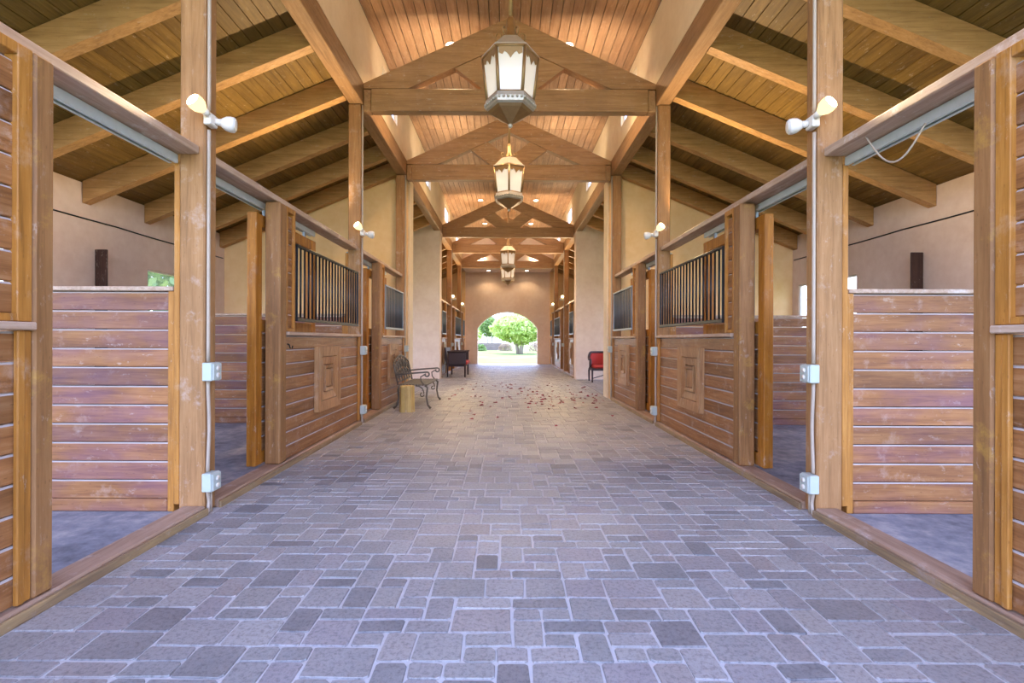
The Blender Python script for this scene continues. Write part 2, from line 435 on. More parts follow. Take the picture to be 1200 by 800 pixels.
# ------------------------------------------------------------------ ceilings
mb = MB(); segs = [Y0, 3.9, 6.6, 9.25, 11.86, 14.5, 17.2, 20.6, 24.4]; n = 28; w = 4.5/n
for a, b in zip(segs, segs[1:]):
    for i in range(n): mb.box(-2.25+i*w+.005, -2.25+(i+1)*w-.005, a+.006, b-.008, CEIL+.002, CEIL+.028, .003)
structure('ceiling', mb, W_NAVE, 'reddish brown plank ceiling over the centre aisle', 'ceiling')
mb = MB(); mb.box(-2.42, 2.42, Y0, 27.2, CEIL+.03, CEIL+.25)
structure('ceiling_roof', mb, M_ROOF, 'flat roof layer above the aisle planks', 'roof')
for s in (-1, 1):
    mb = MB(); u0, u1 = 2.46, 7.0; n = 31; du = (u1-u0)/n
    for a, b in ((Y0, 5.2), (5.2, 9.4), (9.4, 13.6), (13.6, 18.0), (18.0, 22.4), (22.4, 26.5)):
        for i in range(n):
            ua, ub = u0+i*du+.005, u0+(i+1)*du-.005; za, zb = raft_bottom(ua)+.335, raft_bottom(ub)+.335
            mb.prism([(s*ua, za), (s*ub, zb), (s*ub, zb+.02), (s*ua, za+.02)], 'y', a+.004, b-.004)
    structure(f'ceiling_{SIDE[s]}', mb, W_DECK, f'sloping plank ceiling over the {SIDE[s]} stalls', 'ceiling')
    mb = MB(); za, zb = raft_bottom(u0)+.36, raft_bottom(u1)+.36
    mb.prism([(s*u0, za), (s*u1, zb), (s*u1, zb+.12), (s*u0, za+.12)], 'y', Y0, 27.0)
    structure(f'ceiling_roof_{SIDE[s]}', mb, M_ROOF, f'sloping roof layer above the {SIDE[s]} plank ceiling', 'roof')

# ------------------------------------------------------------------ longitudinal beams, rafters, posts, trusses
for s in (-1, 1):
    mb = MB(); mb.box(s*2.25, s*2.46, Y0, 26.48, BEAM0, BEAM1, .008)
    tag(build('longitudinal_beam', mb, W_BEAM, None, (s*2.35, Y0, BEAM0)), f'long brown timber beam running under the {SIDE[s]} clerestory', 'beam')
rafter_ys = [6.1+1.26*k for k in range(-2, 4)] + [10.88] + [11.9, 13.1, 14.3, 15.5] + [17.2+1.26*k for k in range(8)]
for s in (-1, 1):
    proto = None; nn = 0
    for y in rafter_ys:
        nn += 1
        zone = 'near stalls' if y < 11.0 else ('breezeway' if y < 16.4 else 'far stalls')
        first = {'near stalls': 0, 'breezeway': 7, 'far stalls': 11}[zone]
        k = nn-1-first
        lab = f'{ORD[k]} sloping rafter from the camera over the {SIDE[s]} {zone}'
        grp = f'sloping rafters over the {SIDE[s]} side'
        if proto is None:
            mb = MB(); ua, ub = 2.47, 6.35
            mb.prism([(s*ua, raft_bottom(ua)), (s*ub, raft_bottom(ub)), (s*ub, raft_bottom(ub)+.325), (s*ua, raft_bottom(ua)+.325)], 'y', y, y+.14)
            proto = o = build('ceiling_rafter', mb, W_RAFT, None, (s*ua, y, raft_bottom(ua)))
        else:
            o = proto.copy(); COL.objects.link(o); o.location = (s*2.47, y, raft_bottom(2.47))
        tag(o, lab, 'rafter', grp)

POSTN = {'A': 'nearest', 'B': 'second', 'C': 'third', 'D': 'fourth', 'E': 'fifth', 'F': 'sixth'}
for s in (-1, 1):
    for key, (ya, yb) in POSTS.items():
        e = empty('timber_post', (s*2.375, (ya+yb)/2, 0), f'tall timber aisle post on the {SIDE[s]}, {POSTN[key]} from the camera', 'post', f'aisle posts on the {SIDE[s]}')
        mb = MB(); mb.box(s*U, s*2.47, ya, yb, 0.0, BEAM0-.002, .012); build('column', mb, W_POST, e)
        if key in 'AB':
            mb = MB(); mb.box(s*2.472, s*2.515, ya+.01, yb-.01, .065, 2.62, .004); tag(build('door_stop', mb, W_STILE, e), 'orange brown door stop strip')
    # pale edge strip on the end of the near block's cross wall
    mb = MB(); mb.box(s*2.215, s*2.255, BW0+.02, BW1+.01, .0, BEAM0-.004, .006)
    structure('trim_'+('1' if s < 0 else '2'), mb, M_CLERE, f'pale plaster edge strip on the end of the {SIDE[s]} cross wall', 'trim')

def truss(y, name, idx):
    e = empty('roof_truss', (0, y+.08, 4.80), f'brown timber roof truss across the aisle, {ORD[idx]} from the camera', 'truss', 'timber roof trusses')
    H = 2.24; ya, yb = y, y+.16
    mb = MB(); mb.box(-H+.115, H-.115, ya, yb, 4.80, 5.14, .008); build('bottom_chord', mb, W_TRUSS, e)
    for sx in (-1, 1):
        mb = MB(); mb.box(sx*(H-.112), sx*H, ya+.004, yb-.004, 4.80, 5.13, .008); build('end_block', mb, W_BEAM, e)
        # top chord
        d = .385; sl = .455; zt = 5.22
        xm = H - (5.143 - (zt-d))/sl                           # where the underside meets the bottom chord
        mb = MB(); mb.prism([(sx*H, 5.143), (sx*H, zt), (0, zt+H*sl), (0, zt+H*sl-d), (sx*xm, 5.143)], 'y', ya+.002, yb-.002)
        build('top_chord', mb, W_TRUSS, e)
        und = lambda x: zt + (H-x)*sl - d
        mb = MB(); p = .77
        mb.prism([(sx*.84, und(.84)-.004), (sx*.46, und(.46)-.004), (sx*.003, und(.46)-.46*p), (sx*.003, 5.145), (sx*(.84-(und(.84)-5.145)/p), 5.145)], 'y', ya+.02, yb-.02)
        build('strut', mb, W_TRUSS, e)
for i, k in enumerate('ABCDEF'): truss(POSTS[k][0] + (.0 if k != 'C' else .03), k, i)

# ------------------------------------------------------------------ stalls
def boards_y(mb, s, u0, u1, ya, yb, z0, z1, bh, both=False):
    """horizontal boards running along y, aisle face at u0"""
    n = max(1, round((z1-z0)/bh)); h = (z1-z0)/n; c = .010
    for i in range(n):
        a, b = z0+i*h, z0+(i+1)*h-.005
        mb.prism([(s*u0, a+.004), (s*u0, b-c), (s*(u0+c*.8), b), (s*u1, b), (s*u1, a), (s*(u0+.004), a)], 'y', ya, yb, 0, [0,1,0,0,0,0])
def boards_x(mb, s, ua, ub, ya, yb, z0, z1, bh):
    n = max(1, round((z1-z0)/bh)); h = (z1-z0)/n; c = .009
    for i in range(n):
        a, b = z0+i*h, z0+(i+1)*h-.005
        mb.prism([(ya, a+.003), (ya, b-c), (ya+c*.8, b), (yb-c*.8, b), (yb, b-c), (yb, a+.003)], 'x', s*ua, s*ub, 0, [0,1,0,1,0,0])

def decor(s, parent, ya, yb, z0, z1):
    """raised square panel: concentric bevelled frames"""
    mb = MB(); u = U + .008
    def frame(y0, y1, za, zb, w, uo, ui):
        # mitred frame sides, front face rises from ui (outer) to uo (inner)
        O = [(y0,za),(y1,za),(y1,zb),(y0,zb)]; I = [(y0+w,za+w),(y1-w,za+w),(y1-w,zb-w),(y0+w,zb-w)]
        for k in range(4):
            j = (k+1) % 4; o0, o1, i0, i1 = O[k], O[j], I[k], I[j]
            vs = [(s*u, *o0), (s*u, *o1), (s*u, *i1), (s*u, *i0), (s*uo, *o0), (s*uo, *o1), (s*ui, *i1), (s*ui, *i0)]
            mb.add(vs, [(0,1,2,3),(4,5,6,7),(0,1,5,4),(1,2,6,5),(2,3,7,6),(3,0,4,7)])
    D = min(yb-ya, z1-z0)
    frame(ya, yb, z0, z1, .155*D, U-.050, U-.036)
    a = .165*D; frame(ya+a, yb-a, z0+a, z1-a, .12*D, U-.036, U-.022)
    a = .30*D; frame(ya+a, yb-a, z0+a, z1-a, .05*D, U-.042, U-.034)
    a = .36*D; mb.box(s*u, s*(U-.018), ya+a, yb-a, z0+a, z1-a, .004)
    return build('carved_panel', mb, W_CARVE, parent)

def grille(s, parent, ya, yb, z0, z1, silver, nb):
    fr = MB(); u = U-.012
    for z in (z0, z1-.04): fr.box(s*(u-.016), s*(u+.016), ya, yb, z, z+(.04 if z < 2 else .028), .004)
    for y in (ya, yb-.018): fr.box(s*(u-.012), s*(u+.012), y, y+.018, z0+.04, z1-.04, .003)
    g = build('grille', fr, M_STEEL if silver else M_IRON, parent)
    for k in range(nb):
        y = ya + (yb-ya)*(k+1)/(nb+1)
        b = MB(); b.tube([(s*u, y, z0+.035), (s*u, y, z1-.035)], .011, 6); build('bar', b, M_IRON if not silver else M_BAR, g)
    return g

def front(s, y_j0, y_j1, y_a, y_b, jamb_first, idx, zone, near=False, silver=False, slim=False):
    """a fixed stall front: jamb post, board panel with carved square, ledge, iron grille"""
    sd = SIDE[s]
    e = empty('stall_front', (s*2.36, (y_a+y_b)/2, 0), f'wooden stall front with carved square and barred grille, {sd} side, {ORD[idx]} from the camera', 'stall front', f'stall fronts on the {sd}')
    mb = MB(); mb.box(s*(U-.012), s*(U+.14), y_j0, y_j1, .062, 2.655, .012); build('jamb', mb, W_JAMB, e)
    # lower boards
    mb = MB(); lo, hi = y_a, y_b
    boards_y(mb, s, U+.012, U+.05, lo, hi, .07, 1.335, .141); build('lower_boards', mb, [W_BOARD, W_LITDUST], e)
    far_end = y_b if jamb_first else y_a
    mb = MB(); a = (y_b-.10, y_b) if jamb_first else (y_a, y_a+.10)
    mb.box(s*(U-.008), s*(U+.010), *a, .07, 1.335, .004); build('stile', mb, W_STILE, e)
    if near:
        mb = MB(); a = (y_b-.075, y_b-.038); mb.box(s*(U-.014), s*(U+.010), *a, .07, 1.335, .005)
        mb.box(s*(U-.006), s*(U+.010), y_b-.036, y_b, .07, 1.335, .004); build('stile', mb, W_STILE, e)
    mb = MB(); mb.box(s*(U-.035), s*(U+.12), y_a, y_b, 1.337, 1.375, .006); build('ledge', mb, W_RAIL, e)
    # narrow boarded section beside the jamb
    if jamb_first: n0, n1 = y_a, y_a+.21; g0, g1 = n1+.012, y_b-.16
    else: n0, n1 = y_b-.21, y_b; g0, g1 = y_a+.16, n0-.012
    if slim: n0, n1 = (y_a, y_a+.10) if jamb_first else (y_b-.10, y_b); g0, g1 = (n1+.01, y_b-.10) if jamb_first else (y_a+.10, n0-.01)
    if near:                                                   # wide boarded upper panel beside the camera
        n0 = y_b-.62; g1 = n0-.012
    w_in = .072 if near else .034
    mb = MB(); boards_y(mb, s, U+.018, U+.05, n0+.034, n1-w_in, 1.415, 2.58, .141); build('upper_boards', mb, [W_BOARD, W_LITDUST], e)
    mb = MB(); w = .034
    w2 = .072 if near else w
    for (ya, yb, za, zb) in ((n0, n0+w, 1.377, 2.655), (n1-w2, n1, 1.377, 2.655), (n0+w, n1-w2, 1.377, 1.413), (n0+w, n1-w2, 2.60, 2.655)):
        mb.box(s*(U-.008), s*(U+.06), ya, yb, za, zb, .004)
    build('upper_frame', mb, W_STILE, e)
    grille(s, e, g0, g1, 1.49, 2.32, silver, max(5, round((g1-g0)/.115)))
    mid = (y_a+y_b)/2 - (.12 if jamb_first else -.12); wd = min(.38, (y_b-y_a)*.19)
    if slim: mid = (y_a+y_b)/2; wd = (y_b-y_a)*.24
    decor(s, e, mid-wd, mid+wd, .44, 1.21)
    return e

def door(s, ya, yb, idx, lab):
    e = empty('sliding_door', (s*2.48, (ya+yb)/2, .03), lab, 'sliding door', f'sliding stall doors on the {SIDE[s]}')
    u0, u1 = 2.435, 2.525; z0, z1 = .075, 2.52; w = .12
    mb = MB()
    for (a, b, za, zb) in ((ya, ya+w, z0, z1), (yb-w, yb, z0, z1)): mb.box(s*u0, s*u1, a, b, za, zb, .006)
    for za in (z0, 1.37, z1-w): mb.box(s*(u0+.006), s*(u1-.006), ya+w+.001, yb-w-.001, za, za+w, .004)
    build('door_frame', mb, W_DOOR, e)
    mb = MB(); boards_y(mb, s, u0+.02, u1-.02, ya+w+.004, yb-w-.004, z0+w+.004, 1.366, .14); build('boards', mb, [W_BOARD, W_LITDUST], e)
    g = MB(); ym = (ya+yb)/2; g.box(s*(u0+.02), s*(u1-.02), ym-.05, ym+.05, 1.492, z1-w-.002, .004); build('mullion', g, W_DOOR, e)
    for y in (ya+.25, yb-.25):
        b = MB(); b.box(s*(u0+.03), s*(u1-.03), y-.02, y+.02, z1+.001, z1+.075, .004); build('hanger', b, M_STEEL, e)
    return e

def rail(s, ya, yb, lab):
    mb = MB(); mb.box(s*2.32, s*2.50, ya+.003, yb-.003, 2.67, 2.73, .006)
    e = tag(build('header_rail', mb, W_RAIL, None, (s*2.41, (ya+yb)/2, 2.67)), lab, 'rail', f'header rails along the {SIDE[s]} stalls')
    return e
def track(s, ya, yb, lab):
    mb = MB(); t = .006; a, b, z0, z1 = 2.475, 2.545, 2.602, 2.664
    for (ua, ub, za, zb) in ((a, b, z1-t, z1), (a, a+t, z0, z1-t), (b-t, b, z0, z1-t), (a+t, a+.022, z0, z0+t), (b-.022, b-t, z0, z0+t)):
        mb.box(s*ua, s*ub, ya, yb, za, zb)
    return tag(build('door_track', mb, M_TRACK, None, (s*2.51, (ya+yb)/2, 2.6)), lab, 'door track', f'door tracks along the {SIDE[s]} stalls')
def sill(s, ya, yb, lab):
    mb = MB(); mb.box(s*2.262, s*2.43, ya, yb, -.01, .060, .01)
    o = build('door_sill', mb, W_SILL, None, (s*2.34, (ya+yb)/2, 0))
    m2 = MB(); m2.box(s*2.24, s*2.261, ya, yb, -.01, .045, .004); tag(build('worn_edge', m2, W_SILLF, o), 'yellowish worn edge strip')
    return tag(o, lab, 'sill', f'timber sills along the {SIDE[s]} stalls')

def partition(s, y, idx, lab, post=True):
    e = empty('stall_partition', (s*4.4, y, 0), lab, 'partition', f'stall partitions on the {SIDE[s]}')
    mb = MB(); boards_x(mb, s, 2.57, 6.33, y-.035, y+.035, .10, 1.655, .1413); build('boards', mb, [W_PART, W_LITDUST], e)
    mb = MB(); mb.box(s*2.525, s*6.34, y-.06, y+.06, 1.657, 1.69, .005); build('cap_rail', mb, W_RAIL, e)
    mb = MB(); mb.box(s*2.57, s*6.33, y-.05, y+.05, .006, .098, .006); build('base_board', mb, W_PART, e)
    mb = MB(); mb.box(s*2.52, s*2.568, y-.05, y+.05, .006, 1.655, .004); build('end_stile', mb, W_STILE, e)
    if post:
        mb = MB(); mb.box(s*6.15, s*6.335, y-.09, y-.062, .006, 2.66, .006); build('wall_post', mb, W_DARK, e)

for s in (-1, 1):
    sd = SIDE[s]
    A, B, C, D, E, F = (POSTS[k] for k in 'ABCDEF')
    # near block: mirrored bay beside the camera, then two bays
    front(s, 2.343, 2.45, -.05, 2.338, False, 0, 'near', near=True)
    front(s, 4.88, 5.03, 5.035, 7.575, True, 1, 'near')
    front(s, 8.72, 8.86, 8.865, 10.815, True, 2, 'near', silver=True)
    front(s, 18.30, 18.44, 17.055, 18.295, False, 3, 'far', silver=True, slim=True)
    front(s, 21.15, 21.29, 21.295, 24.09, True, 4, 'far', silver=True)
    front(s, 25.0, 25.12, 25.125, 26.28, True, 5, 'far', silver=True, slim=True)
    door(s, 4.74, 6.22, 1, f'orange brown sliding stall door pushed open behind the second stall front on the {sd}')
    door(s, 8.50, 9.90, 2, f'orange brown sliding stall door pushed open behind the third stall front on the {sd}')
    rail(s, -.3, A[0], f'worn timber header rail on the {sd}, nearest the camera')
    rail(s, A[1], B[0], f'worn timber header rail on the {sd}, between the two lamp posts')
    rail(s, B[1], C[0], f'worn timber header rail on the {sd}, ending at the breezeway')
    rail(s, D[1], E[0], f'timber header rail on the {sd}, first beyond the breezeway')
    rail(s, E[1], F[0], f'timber header rail on the {sd}, second beyond the breezeway')
    rail(s, F[1], 26.28, f'timber header rail on the {sd}, last before the archway wall')
    track(s, 1.1, A[0]-.005, f'galvanised sliding door track under the nearest {sd} header rail')
    track(s, A[1]+.005, 6.3, f'galvanised sliding door track under the second {sd} header rail')
    track(s, B[1]+.005, 10.0, f'galvanised sliding door track under the third {sd} header rail')
    sill(s, -.3, A[0]-.005, f'worn timber sill across the nearest {sd} stall opening')
    sill(s, A[1]+.005, B[0]-.005, f'worn timber sill along the second {sd} stall')
    sill(s, B[1]+.005, C[0]-.005, f'worn timber sill along the third {sd} stall')
    sill(s, D[1]+.005, E[0]-.005, f'timber sill on the {sd}, first beyond the breezeway')
    sill(s, E[1]+.005, F[0]-.005, f'timber sill on the {sd}, second beyond the breezeway')
    sill(s, F[1]+.005, 26.28, f'timber sill on the {sd}, last before the archway wall')
    partition(s, 3.755, 0, f'shoulder high board partition beside the nearest {sd} post')
    partition(s, 7.655, 1, f'board partition with a dark wall post behind the second {sd} stall')
    partition(s, 20.02, 2, f'board partition at the fifth post in the far {sd} stalls')
    # cable along the outer wall
    mb = MB(); pts = [(s*(UO-.012), y, 3.10 - .012*math.sin((y % 2.0)/2.0*PI)) for y in [3.0+.25*i for i in range(33)]]
    mb.tube(pts, .011, 6)
    tag(build('wall_cable', mb, M_IRON, None, (s*(UO-.012), 7, 3.1)), f'thin dark cable running along the {sd} outer wall', 'cable')

# ------------------------------------------------------------------ conduits, boxes, lamps
def spot(name, loc, direction, energy, color, size, blend, parent, radius=.04):
    d = bpy.data.lights.new(name, 'SPOT'); d.energy = energy; d.color = color; d.spot_size = size; d.spot_blend = blend; d.shadow_soft_size = radius
    o = bpy.data.objects.new(name, d); COL.objects.link(o)
    o.parent = parent; o.location = Vector(loc) - parent_world(parent)
    o.rotation_euler = Vector(direction).to_track_quat('-Z', 'Y').to_euler()
    return o
def point(name, loc, energy, color, radius, parent):
    d = bpy.data.lights.new(name, 'POINT'); d.energy = energy; d.color = color; d.shadow_soft_size = radius
    o = bpy.data.objects.new(name, d); COL.objects.link(o); o.parent = parent; o.location = Vector(loc) - parent_world(parent)
    return o
WARM = (1.0, .76, .46)
LAMP_E = 150; UP_E = 75
def floodlamp(s, y, z, lit, lab, lit_dir, other_dir, detail=True):
    e = empty('flood_lamp', (s*2.262, y, z), lab, 'lamp', 'twin flood lamps on the posts')
    mb = MB(); mb.box(s*2.222, s*2.278, y-.05, y+.05, z-.045, z+.045, .008); build('junction_box', mb, M_WHITE, e)
    for k, d in enumerate((lit_dir, other_dir)):
        d = Vector(d).normalized(); b = Vector((s*2.235, y, z)) + Vector((0, d.y*.05, max(0, d.z)*.045)) + d*.01
        q = lambda t: b + d*t
        m = MB(); m.tube([q(0), q(.04)], [.024, .028], 10); h = build('socket', m, M_WHITE, e)
        m = MB(); m.tube([q(.038), q(.05), q(.075), q(.105), q(.128), q(.136)], [.026, .036, .052, .058, .056, .05], 14, 0); on = lit and k == 0; build('bulb', m, M_BULBG if on else M_WHITE, h)
        m = MB(); m.tube([q(.1365), q(.142), q(.147)], [.049, .042, .02], 14, 0)
        on = lit and k == 0
        build('lens', m, M_BULB if on else M_WHITE, h)
        if on: spot('flood_lamp_light', q(.17), d, LAMP_E, WARM, 2.6, .6, e, .05)
def conduit(s, y, z0, z1, boxes, lab, double=True):
    e = empty('conduit', (s*2.258, y, z0), lab, 'conduit', f'electrical conduit on the {SIDE[s]} posts')
    pts = []; u = 2.262; zz = z0
    zs = sorted(boxes)
    def path(a, b, k=6):
        return [(s*u, y + .0, a + (b-a)*i/k) for i in range(k+1)]
    cuts = [z0] + [q for zb in zs for q in (zb-.073, zb+.073)] + [z1]
    for a, b in zip(cuts[0::2], cuts[1::2]):
        m = MB(); n = 14
        m.tube([(s*u, y + .014*math.sin(PI*i/n)**2*(1 if b-a < 1.5 else 0), a+(b-a)*i/n) for i in range(n+1)], .013, 8); build('pipe', m, M_COND, e)
    if double:
        m = MB(); m.tube([(s*u, y+.036, z0), (s*u, y+.036, zs[0]-.073)], .012, 8); build('pipe', m, M_COND, e)
def outlet(s, y, z, lab, mat=None, ears=True):
    e = empty('outlet_box', (s*2.25, y, z), lab, 'outlet box', f'outlet boxes on the {SIDE[s]} posts')
    m = MB(); m.box(s*2.205, s*2.277, y-.055, y+.06, z-.068, z+.068, .006); build('housing', m, mat or M_BOX, e)
    m = MB(); m.box(s*2.192, s*2.204, y-.05, y+.055, z-.063, z+.063, .005); c = build('cover_plate', m, M_BOX, e)
    for dz in (-.026, .026):
        m = MB(); m.tube([(s*2.1915, y+.002, z+dz), (s*2.184, y+.002, z+dz)], .019, 12); build('socket_cap', m, M_WHITE, c)
    return e
NAMEP = {'A': 'nearest', 'B': 'second', 'E': 'fifth', 'F': 'sixth'}
for s in (-1, 1):
    sd = SIDE[s]
    ya = 3.70
    conduit(s, ya, 0.0, 4.9, [.235, 1.055, 2.93], f'painted conduit running up the nearest {sd} post')
    outlet(s, ya, .235, f'pale blue grey outlet box near the floor on the nearest {sd} post')
    outlet(s, ya, 1.055, f'cream outlet box at waist height on the nearest {sd} post')
    yb = 7.62
    conduit(s, yb, 0.0, 4.9, [.22, 1.13, 2.93], f'painted conduit running up the second {sd} post')
    outlet(s, yb, .22, f'small outlet box near the floor on the second {sd} post')
    outlet(s, yb, 1.13, f'small outlet box at waist height on the second {sd} post')
    floodlamp(s, 3.70, 2.93, True, f'twin flood lamp with one lit bulb on the nearest {sd} post', (s*.30, -.86, .40), (-s*.85 if s < 0 else -s*.9, .25, -.08))
    floodlamp(s, 7.60, 2.93, True, f'twin flood lamp with one lit bulb on the second {sd} post', (s*.45, -.66, .50), (-s*.8, .3, -.1))
    for k in 'EF':
        y = POSTS[k][0] + .03
        floodlamp(s, y, 2.93, True, f'small lit flood lamp on the {NAMEP[k]} {sd} post in the far stalls', (-s*.3, -.7, .55), (-s*.7, .5, .1))
        conduit(s, y, 0.0, 4.9, [1.1, 2.93], f'conduit running up the {NAMEP[k]} {sd} post', False)
        outlet(s, y, 1.1, f'outlet box on the {NAMEP[k]} {sd} post')
    yc = 10.86
    conduit(s, yc, 0.0, 4.9, [1.1], f'conduit running up the third {sd} post', True)
    outlet(s, yc, 1.1, f'outlet box on the third {sd} post beside the breezeway')

# ------------------------------------------------------------------ downlights
k = 0
for y, z in ((8.47, CEIL), (13.2, CEIL), (17.9, CEIL), (21.5, CEIL), (25.8, 4.9)):
    for sx in (-1, 1):
        x = sx*1.0
        where = {8.47: 'beyond the first truss', 13.2: 'over the breezeway', 17.9: 'beyond the third truss', 21.5: 'beyond the fourth truss', 25.8: 'in the low soffit'}[y]
        e = empty('downlight', (x, y, z), f'round recessed downlight {where}, {SIDE[sx]} one of the pair', 'downlight', 'recessed downlights')
        m = MB(); m.lathe([(.085, z-.004), (.10, z-.010), (.10, z+.0005), (.085, z+.0005)], x, y, 18); build('trim_ring', m, M_WHITE, e)
        m = MB(); m.lathe([(.0, z-.006), (.08, z-.005), (.08, z-.0045)], x, y, 18); build('lens', m, M_DOWN, e)
        spot('downlight_light', (x, y, z-.03), (0, 0, -1), 170 if y < 10 else (35 if y > 25 else 75), (1, .74, .46), 2.2, .5, e, .08)

# added uplights, unseen from below, to brighten ceiling planks and truss faces
for i, k in enumerate('ABCDEF'):
    for sx in (-1, 1):
        x, y, z = sx*1.35, POSTS[k][0] + (.03 if k == 'C' else 0) + .162, 5.02
        e = empty('ceiling_uplight', (x, y, z), f'unseen added uplight behind the {ORD[i]} roof truss tie beam, {SIDE[sx]} one of the pair', 'uplight', 'added uplights behind the roof trusses')
        m = MB(); m.box(x-.07, x+.07, y, y+.09, z, z+.04, .006); build('housing', m, M_IRON, e)
        m = MB(); m.box(x-.06, x+.06, y+.02, y+.08, z+.0405, z+.046, .001); build('lens', m, M_CANDLE, e)
        spot('added_uplight_light', (x, y+.06, z+.06), (-sx*.10, .80, .60), UP_E, (1, .85, .66), 2.5, 1.0, e, .06)
# ------------------------------------------------------------------ lanterns
def lantern(y, rot, idx):
    lab = ['large hexagonal brass lantern hanging nearest the camera', 'hexagonal brass lantern hanging before the second truss',
           'hexagonal brass lantern hanging beyond the breezeway', 'smallest hexagonal lantern hanging nearest the archway'][idx]
    e = empty('lantern', (0, y, 3.74), lab, 'lantern', 'hanging hexagonal lanterns')
    x = 0
    rt, rb, zt, zb = .318, .262, 4.53, 4.05
    def P(k, r, z): t = rot + k*PI/3; return Vector((x + r*math.cos(t), y + r*math.sin(t), z))
    m = MB(); m.tube([(x, y, 4.98), (x, y, CEIL)], .022, 10)
    m.lathe([(.07, CEIL-.03), (.08, CEIL-.001)], x, y, 16, smooth=True); build('rod', m, M_BRASS, e)
    m = MB(); m.lathe([(.11, 4.736), (.085, 4.78), (.055, 4.85), (.045, 4.98), (.022, 5.02)], x, y, 16, smooth=True); build('stem_collar', m, M_BRASS, e)
    m = MB(); m.lathe([(.335, 4.535), (.335, 4.555), (.32, 4.56), (.15, 4.73), (.13, 4.735)], x, y, 6, rot); build('roof_cap', m, M_VERD, e)
    # curled cresting
    for k in range(6):
        t = rot + k*PI/3; c = Vector((math.cos(t), math.sin(t), 0)); b = Vector((x, y, 0)) + c*.13
        pts = [b + c*(.05*math.sin(a)*(1-a/9)) + Vector((0,0,4.736 + .055 - .055*math.cos(a)*(1-a/9))) for a in [i*.45 for i in range(13)]]
        m = MB(); m.tube(pts, .009, 6); build('scroll', m, M_BRASS, e)
    # frame
    fr = MB()
    for k in range(6):
        fr.tube([P(k, rt, zt), P(k, rb, zb)], .019, 6)
        fr.tube([P(k, rt, zt), P(k+1, rt, zt)], .020, 6); fr.tube([P(k, rb, zb), P(k+1, rb, zb)], .020, 6)
    build('frame', fr, M_BRASS, e)
    for k in range(6):
        m = MB(); q = [P(k, rb-.004, zb), P(k+1, rb-.004, zb), P(k+1, rt-.004, zt), P(k, rt-.004, zt)]
        nrm = (q[1]-q[0]).cross(q[3]-q[0]).normalized()*.003
        m.add([p+nrm for p in q] + [p-nrm for p in q], [(0,1,2,3),(4,5,6,7),(0,1,5,4),(1,2,6,5),(2,3,7,6),(3,0,4,7)])
        pane = build('pane', m, M_LGLASS, e)
        # fretwork along the pane's top edge
        f = MB(); out = nrm*2.4
        def at(a, b): lo = q[0].lerp(q[1], a); hi = q[3].lerp(q[2], a); return lo.lerp(hi, b)
        prof = [(.07,.84),(.2,.80),(.28,.87),(.36,.84),(.44,.78),(.5,.72),(.56,.78),(.64,.84),(.72,.87),(.8,.80),(.93,.84)]
        for (a0, b0), (a1, b1) in zip(prof, prof[1:]):
            c = [at(a0, b0), at(a1, b1), at(a1, .97), at(a0, .97)]
            f.add([p+out for p in c] + [p+out*1.9 for p in c], [(0,1,2,3),(4,5,6,7),(0,1,5,4),(1,2,6,5),(2,3,7,6),(3,0,4,7)])
        build('fretwork', f, M_BRASS, pane)
    # gallery lip and inverted pyramid
    m = MB(); m.lathe([(.20, 4.045), (.285, 4.045), (.295, 4.0), (.285, 3.945), (.25, 3.925), (.20, 3.93)], x, y, 6, rot)
    g = build('gallery', m, M_VERD, e)
    b = MB()
    for k in range(6):
        for i in range(6):
            p = P(k, .298, 0).lerp(P(k+1, .298, 0), (i+.5)/6); b.ball((p.x, p.y, 3.985), .017, 0, 8, 5)
    build('beading', b, M_VERD, g)
    m = MB(); m.lathe([(.262, 3.924), (.235, 3.90), (.03, 3.785), (.02, 3.775)], x, y, 6, rot); build('pendant_base', m, M_BRASS, e)
    m = MB(); m.ball((x, y, 3.762), .028, 0, 12, 8); build('finial', m, M_VERD, e)
    m = MB(); m.tube([(x, y, 4.05), (x, y, 4.12)], .022, 10); m.ball((x, y, 4.16), .04, 1, 12, 8, (1,1,1.3)); build('candle_bulb', m, [M_WHITE, M_CANDLE], e)
    point('lantern_light', (x, y, 4.28), 6, (1.0, .84, .62), .10, e)
for i, (y, r) in enumerate(((5.7, PI/3*0), (9.4, PI/6), (18.2, PI/6), (22.2, 0))): lantern(y, r + 0.0, i)

